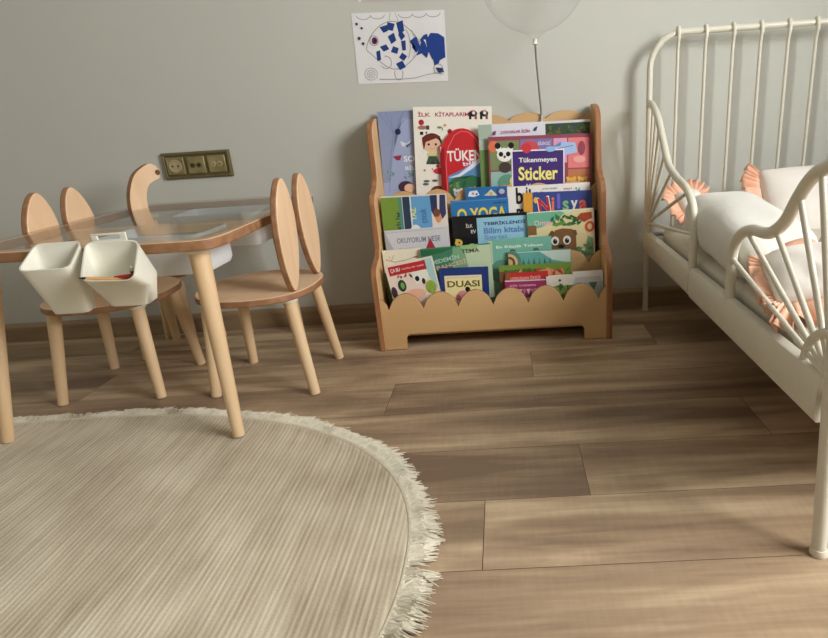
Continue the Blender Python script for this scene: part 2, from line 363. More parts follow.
def stick(name, label, cat, a, b_, r_, m, tip=None, tipm=None):
    t = thing(name, label, cat, a); a = Vector(a); b_ = Vector(b_)-a
    bm = bmesh.new(); tube(bm, [(0, 0, 0), b_*.86], r_, r_, 8); fin('barrel', bm, m, t)
    bm = bmesh.new(); tube(bm, [b_*.86, b_], r_, r_*.2, 8); fin('tip', bm, tipm or m, t)
stick('pencil', 'natural wood pencil lying across the right hanging pot', 'pencil', (-.730, -.962, .432), (-.826, -.982, .446), .0032, mat('pencil_wood', (214, 160, 100), .5), tipm=DARK)
stick('crayon', 'red crayon in the right hanging pot', 'crayon', (-.733, -.968, .441), (-.772, -.962, .437), .0045, mat('crayon_red', (176, 30, 44), .5))
stick('marker_pen', 'dark green pen with a pale end in the right hanging pot', 'pen', (-.752, -.915, .405), (-.735, -.958, .458), .0055, mat('pen_dark', (40, 44, 34), .4), tipm=mat('pen_pale', (226, 228, 190), .5))

# ------------------------------------------------------------------ chairs
def leg_pair(t, feet, tops, zt, m=BIRCH, r0=.0135, r1=.0175):
    for (fx, fy), (tx, ty) in zip(feet, tops):
        bm = bmesh.new(); tube(bm, [(fx, fy, .001), (tx, ty, zt)], r0, r1, 18); fin('leg', bm, m, t)
        bm = bmesh.new(); disc_lathe(bm, (tx, ty, zt-.008), [(.0215, 0), (.023, .003), (.023, .008)]); fin('leg_collar', bm, COLLAR, t)
def bunny_chair(loc, rz, label):
    t = thing('bunny_ear_chair', label, 'chair', loc, rz, "children's chairs at the play table")
    out = []
    for i in range(64):
        a = 2*PI*i/64; x, y = sgnp(math.cos(a), 2/2.3)*.165, sgnp(math.sin(a), 2/2.5)*.168
        if x > 0: y *= 1-.10*(x/.165)**2
        out.append((x, y))
    bm = bmesh.new(); prism(bm, out, .019, Matrix.Translation((0, 0, .266)), 0, 1); fin('seat', bm, [MAPLE, PEDGE], t, bevel=.004)
    leg_pair(t, [(-.145, -.128), (-.155, .128), (.130, -.120), (.130, .120)], [(-.115, -.095), (-.115, .095), (.112, -.092), (.112, .092)], .266)
    for s in (-1, 1):
        pts = [(sgnp(math.sin(a), 1.0)*.060*(1-.12*math.cos(a)), -math.cos(a)*.146) for a in [2*PI*i/48 for i in range(48)]]
        pts = [(x*(1-.22*abs(z/.146)**3), z) for x, z in pts]
        bm = bmesh.new()
        m = Matrix.Translation((-.139, s*.079, .285+.1455)) @ Matrix.Rotation(s*.10, 4, 'X') @ PL_YZ(0, 0, 0)
        prism(bm, pts, .018, m, 0, 1)
        fin('ear_backrest', bm, [MAPLE, PEDGE], t, bevel=.004)
    return t
ch = bunny_chair((-.70, -.475, 0), PI-.04, "bunny-ear child's chair at the right end of the play table, nearest the bookcase")
lc = dup(ch, (-1.128, -.459, 0), .01, "bunny-ear child's chair at the left end of the play table, ears behind the clear top")
for o in [x for x in bpy.data.objects if x.parent == lc and x.name.startswith('ear_backrest')]: o.location.x += .036
# trunk-backed chair by the wall
ec = thing('curl_back_chair', "child's chair with a curled trunk-shaped back by the wall behind the table", 'chair', (-1.135, -.175, 0), 0, "children's chairs at the play table")
bm = bmesh.new(); prism(bm, supe(.105, .112, 3.2, 48), .019, Matrix.Translation((0, 0, .266)), 0, 1); fin('seat', bm, [MAPLE, PEDGE], ec, bevel=.004)
leg_pair(ec, [(-.08, -.095), (.09, -.095), (-.08, .095), (.09, .095)], [(-.07, -.07), (.07, -.07), (-.07, .07), (.07, .07)], .266)
bm = bmesh.new()
spine = [(.115, .315, .010), (.105, .308, .024), (.085, .302, .026), (.055, .285, .026), (.035, .25, .026), (.027, .21, .027), (.03, .165, .028), (.045, .125, .030), (.07, .095, .034), (.09, .06, .05), (.095, .0, .07)]
L1, L2 = [], []
S = [V(a, b_, 0) for a, b_, c in spine]; W = [c for a, b_, c in spine]
for i, p in enumerate(S):
    tt = (S[min(i+1, len(S)-1)]-S[max(i-1, 0)]).normalized(); nn_ = V(-tt.y, tt.x, 0); L1.append(p+nn_*W[i]); L2.append(p-nn_*W[i])
C1 = catmull(L1, 4); C2 = catmull(L2, 4)
m = Matrix.Translation((-.025, -.075, .285)) @ Matrix.Rotation(-.45, 4, 'Z') @ PL_YZ(0, 0, 0)
ra = []
for thk in (0, .018):
    ra.append([[bm.verts.new(m @ V(p.x, max(p.y, 0), thk)) for p in C] for C in (C1, C2)])
for i in range(len(C1)-1):
    for k in (0, 1): bm.faces.new((ra[k][0][i], ra[k][0][i+1], ra[k][1][i+1], ra[k][1][i]))
    for q in (0, 1): bm.faces.new((ra[0][q][i], ra[0][q][i+1], ra[1][q][i+1], ra[1][q][i])).material_index = 1
for i in (0, -1): bm.faces.new((ra[0][0][i], ra[0][1][i], ra[1][1][i], ra[1][0][i])).material_index = 1
bk = fin('curl_backrest', bm, [MAPLE, PEDGE], ec)
bm = bmesh.new(); disc_lathe(bm, (0, 0, 0), [(.0085, -.0005), (.0085, .0006)], 20, 'x'); e = fin('eye_hole', bm, mat('hole_brown', (104, 70, 44), .8), bk)
e.location = m @ V(.112, .302, .0185); e.rotation_euler = (0, 0, -.38)

# ------------------------------------------------------------------ socket
so = thing('wall_socket', 'antique brass three-gang wall socket above the play table', 'socket', (-1.04, 0, .595), 0)
bm = bmesh.new(); hw_, hh_ = .117, .044
def rect(a, b_, y): return [V(-a, y, -b_), V(a, y, -b_), V(a, y, b_), V(-a, y, b_)]
loft(bm, [rect(hw_, hh_, -.0005), rect(hw_, hh_, -.004), rect(hw_-.004, hh_-.004, -.012), rect(hw_-.009, hh_-.009, -.012), rect(hw_-.012, hh_-.012, -.008)])
fin('socket_frame', bm, BRASSD, so, smooth=False)
for k, cx in enumerate((-.071, 0, .071)):
    bm = bmesh.new(); box(bm, (cx-.030, -.0135, -.028), (cx+.030, -.0078, .028)); pt = fin('socket_plate', bm, BRASS, so, bevel=.002)
    bm = bmesh.new()
    if k == 0:
        disc_lathe(bm, (cx, 0, 0), [(.022, -.0130), (.021, -.0155), (.018, -.0155), (.017, -.0138), (.005, -.0138)], 28, 'y')
        fin('socket_ring', bm, BRASSL, pt); bm = bmesh.new()
        for s in (-1, 1): disc_lathe(bm, (cx+s*.0095, 0, 0), [(.003, -.0125), (.003, -.0145)], 12, 'y')
        fin('pin_hole', bm, DARK, pt)
    else:
        for s in (-1, 1): disc_lathe(bm, (cx+s*.011, 0, 0), [(.009, -.013), (.009, -.016), (.006, -.016)], 20, 'y')
        fin('outlet', bm, BRASSL if k == 2 else BRASSD, pt); bm = bmesh.new()
        for s in (-1, 1): disc_lathe(bm, (cx+s*.011, 0, 0), [(.0045, -.0155), (.0045, -.0172)], 12, 'y')
        fin('jack', bm, DARK if k == 1 else BRASS, pt)

# ------------------------------------------------------------------ art canvas
_tc = {}
def text_geo(s):
    if s in _tc: return _tc[s]
    cu = bpy.data.curves.new('t', 'FONT'); cu.body = s; cu.fill_mode = 'FRONT'; cu.resolution_u = 3; cu.offset = .026
    o = bpy.data.objects.new('t', cu); col.objects.link(o); bpy.context.view_layer.update()
    me = bpy.data.meshes.new_from_object(o.evaluated_get(bpy.context.evaluated_depsgraph_get()))
    vs = [v.co.copy() for v in me.vertices]; fs = [tuple(p.vertices) for p in me.polygons]
    bpy.data.objects.remove(o); bpy.data.curves.remove(cu); bpy.data.meshes.remove(me)
    xs = [v.x for v in vs]; ys = [v.y for v in vs]
    vs = [((v.x-min(xs))/(max(xs)-min(xs)), (v.y-min(ys))/(max(ys)-min(ys))) for v in vs]
    _tc[s] = (vs, fs); return _tc[s]
class Art:
    """flat print on a face: u to the right, v up, metres; every layer a hair proud of the last"""
    def __init__(s, w, h, bm, mats, y=0.0):
        s.w, s.h, s.bm, s.m, s.y, s.k = w, h, bm, mats, y, 0
    def mi(s, c):
        m = flat(c)
        if m not in s.m: s.m.append(m)
        return s.m.index(m)
    def nxt(s): s.k += 1; return s.y-.00005*s.k
    def poly(s, pts, c):
        y = s.nxt(); mi = s.mi(c)
        vs = [s.bm.verts.new((min(max(a, 0.0006), .9994)*s.w, y, min(max(b_, .0006), .9994)*s.h)) for a, b_ in pts]
        try: fc = s.bm.faces.new(vs)
        except ValueError: return
        fc.material_index = mi
        bmesh.ops.triangulate(s.bm, faces=[fc])
    def rect(s, a, b_, c, d, colr): s.poly([(a, b_), (c, b_), (c, d), (a, d)], colr)
    def ell(s, cx, cy, rx, ry, colr, a0=0, a1=2*PI, n=22):
        s.poly([(cx+rx*math.cos(a0+(a1-a0)*i/n), cy+ry*math.sin(a0+(a1-a0)*i/n)) for i in range(n+(a1-a0 < 6.2))], colr)
    def dot(s, cx, cy, r_, colr): s.ell(cx, cy, r_, r_*s.w/s.h, colr)
    def line(s, pts, th, colr):
        pts = [Vector((a*s.w, b_*s.h, 0)) for a, b_ in pts]; L_, R_ = [], []
        y = s.nxt(); mi = s.mi(colr)
        for i, p in enumerate(pts):
            t = (pts[min(i+1, len(pts)-1)]-pts[max(i-1, 0)]).normalized(); n_ = Vector((-t.y, t.x, 0))*th/2
            L_.append(s.bm.verts.new((p.x+n_.x, y, p.y+n_.y))); R_.append(s.bm.verts.new((p.x-n_.x, y, p.y-n_.y)))
        for i in range(len(pts)-1): s.bm.faces.new((L_[i], L_[i+1], R_[i+1], R_[i])).material_index = mi
    def arc(s, cx, cy, rx, ry, a0, a1, th, colr, n=14): s.line([(cx+rx*math.cos(a0+(a1-a0)*i/n), cy+ry*math.sin(a0+(a1-a0)*i/n)) for i in range(n+1)], th, colr)
    def text(s, t, a, b_, c, d, colr, rot=0):
        vs, fs = text_geo(t); y = s.nxt(); mi = s.mi(colr); cx, cy = (a+c)/2*s.w, (b_+d)/2*s.h; W_, H_ = (c-a)*s.w, (d-b_)*s.h; cr, sr = math.cos(rot), math.sin(rot)
        bv = []
        for x, z in vs:
            x = (x-.5)*W_; z = (z-.5)*H_; bv.append(s.bm.verts.new((min(max(cx+x*cr-z*sr, .0003), s.w-.0003), y, cy+x*sr+z*cr)))
        for q in fs:
            try: s.bm.faces.new([bv[i] for i in q]).material_index = mi
            except ValueError: pass

# ------------------------------------------------------------------ drawings on the wall
WHT = (236, 234, 230); NAVY = (36, 62, 130); GRY = (120, 120, 126)
def paper_sheet(name, label, loc, w_, h_, rot, art):
    bm = bmesh.new(); mats = [PAPER]; n = 8
    box(bm, (0, -.0016, 0), (w_, -.0004, h_))
    A = Art(w_, h_, bm, mats, -.0016); art(A)
    o = fin(name, bm, mats, smooth=False, loc=loc, rot=(0, rot, 0)); return tag(o, label, 'drawing', 'drawings on the wall')
def fish(A):
    for i in range(6): 
        x0 = .06+i*.15
        if i == 2: continue
        A.arc(x0+.07, .965, .075, .055, PI, 2*PI, .0016, GRY)
    A.line([(.42, .99), (.40, .88)], .0012, GRY); A.line([(.47, .99), (.50, .86)], .0012, GRY)
    body = [(.13, .5), (.18, .66), (.28, .80), (.40, .87), (.52, .84), (.62, .74), (.70, .60), (.72, .50), (.66, .38), (.56, .26), (.46, .20), (.36, .22), (.26, .32), (.18, .42)]
    bc = [(p.x, p.y) for p in catmull([V(a, b_, 0) for a, b_ in body], 4, True)]; A.line(bc+[bc[0]], .0018, GRY)
    rg = random.Random(2)
    for (cx, cy, sx, sy, rt) in ((.345, .77, .05, .05, .4), (.41, .80, .05, .06, -.2), (.52, .79, .05, .09, .3), (.52, .67, .035, .06, .7), (.42, .635, .05, .07, .5), (.44, .47, .055, .05, -.3), (.33, .505, .05, .045, .5), (.255, .40, .035, .08, .2), (.54, .53, .03, .08, .1), (.52, .37, .04, .05, 1), (.49, .25, .05, .06, .5), (.66, .52, .03, .08, -.5)):
        A.poly([(cx+sx*(math.cos(rt+a)*(1+rg.uniform(-.2, .2))), cy+sy*1.2*math.sin(rt+a)) for a in (.7, 2.3, 3.9, 5.4)], NAVY)
    A.arc(.22, .61, .045, .07, 0, 2*PI, .0016, GRY); A.ell(.225, .61, .03, .05, (104, 34, 78)); A.ell(.232, .61, .014, .022, (40, 20, 50))
    A.arc(.33, .30, .06, .09, -2.6, 1.8, .0014, GRY); A.arc(.55, .55, .06, .22, -1.2, 1.2, .0014, GRY); A.arc(.62, .55, .04, .2, -1.3, 1.3, .0012, (150, 158, 180))
    A.arc(.46, .13, .045, .09, 2.6, 6.8, .0014, GRY)
    for q in ([(.61, .59), (.68, .65), (.72, .50), (.67, .42), (.66, .52)], [(.67, .38), (.74, .58), (.80, .40), (.78, .34), (.73, .41)], [(.72, .60), (.76, .66), (.80, .68), (.84, .40), (.76, .44)], [(.77, .56), (.84, .69), (.92, .68), (.985, .62), (.985, .34), (.92, .30), (.84, .32)], [(.85, .34), (.93, .34), (.91, .26), (.86, .23)]): A.poly(q, (34, 66, 142)); A.poly([(.755, .60), (.775, .56), (.79, .48), (.78, .60)], WHT)
    A.poly([(.87, .20), (.95, .19), (.96, .13), (.90, .12)], (40, 60, 110)); A.arc(.90, .18, .05, .07, 0, 2*PI, .0014, GRY)
    A.line([(.24, .06), (.36, .055), (.5, .05), (.64, .06), (.76, .10), (.86, .12), (.95, .10)], .0014, GRY)
    for rr_ in (.07, .042, .018): A.arc(.155, .14, rr_, rr_*1.25, 0, 2*PI, .0012, (150, 150, 154))
    for cx, cy, r_ in ((.05, .85, .014), (.10, .79, .013), (.062, .65, .017), (.10, .575, .015)): A.dot(cx, cy, r_, (74, 60, 88))
paper_sheet('fish_drawing', "white sheet with a child's blue patchwork fish drawing, above the bookcase", (-.4575, 0, .815), .294, .208, .027, fish)
def scrib(A):
    A.rect(.05, .0, .98, .05, (206, 190, 190)); A.line([(.1, .15), (.5, .2), (.9, .12)], .002, GRY); A.ell(.5, .5, .2, .2, (216, 150, 150))
paper_sheet('taped_drawing', 'sheet whose bottom edge just shows at the top above the fish drawing', (-.425, 0, 1.054), .20, .28, .02, scrib)

# ------------------------------------------------------------------ bookcase
SX0, SX1 = -.426, .314; TH = .018
bc = thing('kids_bookcase', "wooden child's front-facing bookcase with scalloped tier fronts against the wall", 'bookcase', ((SX0+SX1)/2, -.16, 0)); cx, cy = bc.location.x, bc.location.y
def sp(pts): return [(a-cy, b_) for a, b_ in pts]
prof = [(-.016, 0), (-.322, 0), (-.322, .20), (-.318, .248), (-.297, .274), (-.255, .287), (-.228, .306), (-.219, .34), (-.217, .43), (-.212, .458), (-.195, .48), (-.165, .492), (-.145, .51), (-.130, .54), (-.122, .65), (-.107, .682), (-.075, .700), (-.03, .707), (-.016, .708)]
pf = [prof[0]]+[(p.x, p.y) for p in catmull([V(a, b_, 0) for a, b_ in prof[1:]], 3)]
for x in (SX0, SX1-TH):
    bm = bmesh.new(); prism(bm, sp(pf), TH, PL_YZ(x-cx, 0, 0), 1, 0); fin('side_panel', bm, [SHEDGE, SHELFW], bc, bevel=.002)
ix0, ix1 = SX0+TH-cx, SX1-TH-cx
def front(name, y, zb, valley, peak, lobes, hl=.024, hr=.024, legs=False, th=.012):
    bm = bmesh.new(); wd = (ix1-ix0-hl-hr)/lobes; h_ = peak-valley
    def lobe(t): return valley+h_*math.sin(PI*min(max(t, 0), 1))**.62
    top = [(ix0+hl*k/4, lobe(1-(hl/wd)*(1-k/4))) for k in range(4)] + scallop_top(ix0+hl, ix1-hr, lobes, valley, peak)
    top += [(ix1-hr+hr*k/4, lobe((hr/wd)*k/4)) for k in range(1, 5)]
    if legs: bot = [(ix1, .002), (ix1-.07, .002), (ix1-.07, .04), (ix1-.08, .052), (ix0+.08, .052), (ix0+.07, .04), (ix0+.07, .002), (ix0, .002)]
    else: bot = [(ix1, zb), (ix0, zb)]
    prism(bm, top+bot, th, PL_XZ(0, y+th-cy, 0), 1, 0); return fin(name, bm, [SHEDGE, SHELFW], bc, bevel=.0015)
front('tier_front', -.317, 0, .135, .186, 6, legs=True)
front('tier_front', -.214, .18, .226, .270, 5, .06, .038, th=.010)
front('tier_front', -.132, .38, .440, .478, 6, th=.010)
front('back_panel', -.017, .02, .672, .694, 5, .065, .024, th=.010)
for (y0_, y1_, z) in ((-.304, -.018, .043), (-.203, -.018, .188), (-.121, -.018, .388)):
    bm = bmesh.new(); box(bm, (ix0, y0_-cy, z), (ix1, y1_-cy, z+.0115)); fin('tier_board', bm, SHELFW, bc, smooth=False)
for y0_, z0_, z1_ in ((-.206, .0548, .176), (-.129, .20, .376)):
    pass

# ------------------------------------------------------------------ books
def book(name, dims, cover, label, art, th=.009, spine=None, group=None, outline=None):
    x0_, yb, zf, w_, h_, roll = dims; lean = .07 if dims[2] > .3 else .035
    x0_ += roll*h_; h_ -= abs(roll)*w_/2
    c = math.cos(roll)
    t = thing(name, label, 'book', (x0_, yb, zf+.0006), 0, group); t.rotation_euler = Euler((-lean, -math.atan(roll), 0), 'XYZ')
    if roll > 0: pass
    else: t.location.z += abs(roll)*w_
    mats = [flat(cover)]; bm = bmesh.new(); cv = .0014
    ol = outline(w_, h_) if outline else [(0, 0), (w_, 0), (w_, h_), (0, h_)]
    prism(bm, ol, cv, PL_XZ(0, cv, 0)); box(bm, (0, th-cv, 0), (w_, th, h_*(.995 if not outline else .8)))
    box(bm, (0, cv, 0), (cv, th-cv, h_*(.999 if not outline else .8)))
    A = Art(w_, h_, bm, mats, 0); art(A)
    fin('cover', bm, mats, t, smooth=False)
    bm = bmesh.new(); box(bm, (cv+.0005, cv+.0002, .002), (w_-.0025, th-cv-.0002, h_*(.99 if not outline else .8)-.003)); fin('page_block', bm, PAGES, t, smooth=False)
    return t
RED = (196, 40, 46); BLK = (26, 24, 28); YEL = (238, 214, 80); GRN = (110, 150, 60); SKIN = (232, 190, 160); BRN = (112, 78, 50); TEAL = (84, 160, 150); CRM = (240, 234, 216)
def face(A, cx, cy, s, hair=(60, 36, 28), skin=SKIN):
    k = A.w/A.h
    A.ell(cx, cy+s*k*.15, s*1.08, s*k*1.0, hair); A.ell(cx, cy-s*k*.1, s*.95, s*k*.82, skin)
    for d in (-1, 1): A.dot(cx+d*s*.4, cy-s*k*.05, s*.13, BLK)
    A.arc(cx, cy-s*k*.35, s*.3, s*k*.2, PI+.3, 2*PI-.3, .0009, (170, 60, 60), 6)
def animal(A, cx, cy, s, c, ear=True):
    k = A.w/A.h
    if ear:
        for d in (-1, 1): A.ell(cx+d*s*.75, cy+s*k*.75, s*.36, s*k*.36, c)
    A.ell(cx, cy, s, s*k*.88, c)
    for d in (-1, 1): A.dot(cx+d*s*.4, cy+s*k*.1, s*.14, BLK)
    A.dot(cx, cy-s*k*.25, s*.16, (70, 50, 50))
def leaves(A, x0, y0, x1, y1, n, cs, seed, sz=.03):
    rg = random.Random(seed); k = A.w/A.h
    for i in range(n):
        cx_, cy_, a = rg.uniform(x0, x1), rg.uniform(y0, y1), rg.uniform(0, PI); c = rg.choice(cs); s = sz*rg.uniform(.6, 1.2)
        A.poly([(cx_+s*math.cos(a+q)*(1 if i_ % 2 == 0 else .4), cy_+k*s*math.sin(a+q)*(1 if i_ % 2 == 0 else .4)) for i_, q in enumerate((0, PI/2, PI, 3*PI/2))], c)

def a_lav(A):
    A.poly([(0, 1), (0, .3), (.14, .3), (.30, .62), (.36, .80), (.55, .93), (.95, .93), (1, 1)], (140, 152, 186))
    A.line([(.12, .2), (.22, .55), (.32, .78), (.6, .92), (1, .93)], .0012, (96, 110, 160)); A.line([(.3, .95), (.3, .78)], .001, (96, 110, 160))
    A.line([(.05, .98), (.32, .8), (.2, .98)], .001, (96, 110, 160)); A.line([(.32, .8), (.6, 1)], .001, (96, 110, 160))
    A.rect(.86, .2, 1, 1, (130, 138, 160))
    A.dot(.42, .80, .065, (30, 40, 84)); A.poly([(.45, .71), (.6, .68), (.7, .72), (.6, .64), (.48, .66)], (206, 212, 226)); A.poly([(.55, .66), (.75, .70), (.6, .64)], (84, 90, 120))
    A.poly([(.26, .56), (.46, .57), (.42, .52), (.34, .52)], (150, 50, 72)); A.text('SO', .50, .50, .74, .56, (232, 234, 240)); A.text('BİL', .52, .42, .74, .465, (226, 230, 238))
    leaves(A, .1, .34, .7, .42, 10, [(90, 140, 130), (110, 150, 150)], 3, .06)
    A.ell(.5, .25, .17, .06, (70, 44, 64)); A.ell(.58, .235, .12, .045, SKIN)
def a_ilk(A):
    A.text('İLK', .06, .905, .22, .955, (176, 60, 76)); A.text('KİTAPLARIM', .28, .905, .71, .955, (176, 60, 76))
    for cx_ in (.76, .90):
        A.ell(cx_, .93, .055, .03, BLK); A.ell(cx_+.01, .935, .02, .014, WHT); A.rect(cx_-.05, .875, cx_-.02, .92, BLK); A.rect(cx_+.02, .875, cx_+.05, .92, (150, 80, 60)); A.rect(cx_-.02, .95, cx_+.03, .965, (226, 140, 150))
    A.dot(.10, .85, .035, (176, 40, 44)); A.ell(.11, .80, .06, .02, (176, 120, 110)); A.rect(.08, .73, .12, .76, BLK); A.rect(.16, .78, .2, .82, (60, 70, 70)); A.rect(.15, .74, .17, .76, BLK)
    A.ell(.33, .80, .03, .012, (120, 160, 90)); A.ell(.40, .82, .02, .012, (216, 150, 100)); A.dot(.46, .76, .03, (150, 40, 44)); A.rect(.36, .77, .375, .80, (140, 170, 110))
    face(A, .23, .64, .115); A.poly([(.10, .70), (.12, .58), (.15, .66), (.34, .71), (.30, .73), (.16, .735)], (110, 44, 36))
    A.ell(.23, .535, .07, .03, (214, 206, 140)); A.poly([(.18, .52), (.28, .52), (.32, .44), (.27, .44), (.23, .48), (.19, .44), (.14, .44)], (64, 84, 72))
    A.ell(.34, .37, .11, .033, (206, 52, 74)); A.dot(.29, .42, .02, (206, 52, 74)); A.dot(.37, .42, .02, (206, 52, 74)); A.dot(.12, .38, .012, (150, 110, 110)); A.dot(.22, .39, .01, (150, 110, 110))
    for cx_, cy_ in ((.14, .27), (.25, .275), (.13, .24)): A.ell(cx_, cy_, .04, .012, (90, 100, 100))
    face(A, .28, .14, .09, (112, 66, 40))
def a_tuk(A):
    k = A.w/A.h
    A.poly([(.0, .04), (.10, .04), (.10, .78), (.0, .70)], (150, 22, 34))
    A.line([(.13, .04), (.13, .6), (.2, .78), (.35, .92), (.5, .965), (.66, .95), (.8, .87), (.9, .74)], .0022, (236, 120, 120))
    A.poly([(.16, .42), (.5, .50), (.99, .66), (.99, .05), (.16, .05)], (90, 144, 190)); A.poly([(.16, .40), (.4, .44), (.7, .56), (.99, .68), (.99, .62), (.7, .5), (.4, .4)], (226, 226, 240))
    A.text('bir', .5, .55, .8, .6, (216, 222, 240), .2); A.text('TÜKEN', .16, .60, .93, .76, WHT)
    A.poly([(.16, .34), (.3, .40), (.5, .37), (.7, .42), (.99, .36), (.99, .05), (.16, .05)], (52, 110, 74)); leaves(A, .2, .08, .95, .34, 26, [(40, 90, 60), (80, 130, 70), (120, 150, 90)], 8, .09)
    animal(A, .36, .20, .10, (216, 214, 214)); animal(A, .80, .22, .09, (222, 160, 100)); animal(A, .6, .16, .07, (196, 180, 120))
def a_coc(A):
    A.rect(0, 0, .13, 1, (170, 186, 170)); A.rect(0, .1, .09, .7, (110, 140, 80)); A.rect(.12, 0, .60, 1, (222, 220, 230)); A.rect(.60, .5, 1, .97, (58, 78, 54)); leaves(A, .62, .84, .98, .94, 34, [(40, 64, 44), (84, 112, 60), (120, 96, 50), (60, 70, 90)], 4, .03)
    A.rect(.60, .80, 1, .84, (120, 96, 140)); A.text('ÇOCUKLAR İÇİN', .20, .875, .46, .925, (176, 90, 130)); A.poly([(.12, .87), (.15, .87), (.16, .92), (.13, .91)], (130, 60, 110)); A.poly([(.49, .89), (.52, .90), (.53, .95), (.50, .93)], (60, 70, 110))
def a_stk(A):
    A.rect(0, 0, 1, 1, (150, 74, 90)); A.rect(.015, .52, .30, .94, (126, 140, 96)); A.rect(.015, .05, .30, .50, (150, 190, 180)); A.rect(.31, .60, .62, .95, (130, 120, 176)); A.rect(.63, .60, .76, .95, (226, 160, 196)); A.rect(.77, .52, .975, .95, (232, 130, 132)); A.rect(.77, .06, .975, .50, (190, 120, 80))
    A.ell(.40, .80, .09, .13, (206, 80, 84)); A.text('EĞLENCELİ', .48, .86, .60, .92, (232, 210, 226))
    A.ell(.05, .86, .05, .08, (222, 120, 80)); animal(A, .155, .74, .075, (240, 240, 236)); A.ell(.12, .75, .022, .035, BLK); A.ell(.19, .75, .022, .035, BLK)
    for d in (.09, .22): A.ell(d, .87, .028, .045, BLK)
    A.ell(.155, .56, .06, .08, (74, 60, 56)); A.ell(.18, .34, .10, .12, (100, 150, 130)); A.ell(.08, .15, .09, .12, (120, 140, 60)); A.poly([(.10, .18), (.20, .32), (.34, .26), (.33, .12), (.2, .08)], (232, 186, 76)); A.ell(.25, .36, .05, .08, (236, 214, 140))
    A.poly([(.60, .82), (.70, .84), (.70, .90), (.84, .88), (.86, .74), (.72, .70)], (170, 196, 236)); A.line([(.66, .80), (.82, .84)], .0016, (60, 70, 120)); A.ell(.90, .80, .035, .10, (150, 70, 90)); A.ell(.88, .64, .06, .05, (240, 170, 160))
    A.rect(.22, .0, .735, .80, (240, 234, 240)); A.rect(.232, .0, .723, .78, (70, 46, 118)); A.ell(.37, .82, .045, .07, (206, 60, 70)); A.ell(.60, .80, .05, .04, (150, 190, 232))
    A.text('Tükenmeyen', .29, .60, .66, .69, WHT); A.text('Sticker', .285, .36, .67, .56, (248, 236, 130)); A.text('Kitabım', .36, .20, .60, .31, (226, 220, 240))
    animal(A, .80, .32, .045, (232, 180, 84)); animal(A, .91, .32, .045, (236, 190, 100)); A.ell(.86, .14, .05, .05, (236, 236, 230))
def a_mag(A):
    A.rect(0, .02, .27, .985, (118, 150, 60)); A.text('TU', .16, .42, .25, .66, YEL, PI/2); A.rect(.10, .30, .14, .34, GRN)
    A.text('BİLİM', .12, .66, .38, .74, (34, 76, 70), PI/2); A.rect(.27, .02, .32, .985, (80, 140, 130)); A.rect(.33, .02, .44, .985, (40, 62, 84))
    A.rect(.44, .02, .76, .985, (100, 160, 206)); A.text('YAZ', .38, .74, .58, .81, (226, 226, 110), PI/2); A.rect(.44, .5, .46, .985, (220, 226, 226)); A.text('çocuk', .53, .7, .75, .80, (60, 110, 170), PI/2)
    A.ell(.5, .55, .09, .10, (228, 230, 226)); A.rect(.76, .02, .985, .985, (226, 216, 206))
    A.poly([(.75, .99), (.86, .99), (.85, .80), (.82, .70), (.76, .80)], (44, 54, 90)); A.poly([(.90, .99), (.985, .99), (.98, .76), (.92, .70), (.88, .80)], (50, 60, 100)); A.ell(.86, .72, .05, .06, (216, 150, 110)); A.poly([(.64, .42), (.70, .52), (.86, .52), (.86, .42)], (190, 50, 66)); A.ell(.84, .78, .05, .05, (120, 70, 50))
def a_sil(A):
    A.poly([(.0, .99), (.12, .6), (.0, .3)], (176, 178, 186)); A.text('OKUYORUM NEŞE', .18, .70, .86, .84, (128, 130, 152)); A.text('dergisi', .18, .58, .44, .64, (170, 150, 160)); A.poly([(.57, .45), (.70, .80), (.82, .45)], (178, 52, 64)); A.poly([(.82, .45), (.90, .62), (.97, .45)], (196, 170, 176)); A.line([(0, .95), (.95, .97)], .001, (150, 150, 160))
def a_bbk(A):
    A.rect(.0, .4, 1, .99, (40, 110, 170)); A.rect(.74, .4, .98, .97, (60, 76, 130)); A.poly([(.06, .90), (.10, .955), (.28, .965), (.34, .91), (.2, .89)], (224, 228, 236)); A.poly([(.44, .90), (.54, .93), (.62, .97), (.72, .92), (.76, .895)], (214, 214, 190)); A.ell(.61, .92, .04, .02, (222, 170, 90)); A.ell(.87, .94, .07, .03, (176, 186, 200))
    A.ell(.18, .93, .03, .013, (200, 120, 130)); A.ell(.27, .92, .03, .013, (90, 130, 190))
def a_yog(A):
    A.rect(0, .0, 1, .99, (46, 116, 176)); A.text('O YOGA', .10, .70, .96, .89, YEL); A.text('çocuklar için', .74, .92, .96, .955, (24, 60, 120)); A.line([(0, .985), (1, .985)], .0015, (110, 160, 200)); A.ell(.5, .45, .3, .08, (230, 222, 130))
def a_bil(A):
    A.rect(.05, .02, .99, .985, (238, 234, 228)); A.text('b', .10, .79, .185, .985, BLK); A.text('m', .10, .60, .19, .74, BLK); A.text('i', .225, .86, .245, .985, BLK); A.text('lgo', .26, .80, .46, .96, BLK)
    A.text('24', .82, .88, .88, .95, (60, 120, 100)); A.ell(.64, .87, .04, .02, (226, 120, 110)); A.text('çocuk dergisi', .42, .94, .60, .965, (120, 120, 130)); A.text('sayı', .68, .92, .78, .95, (196, 130, 130))
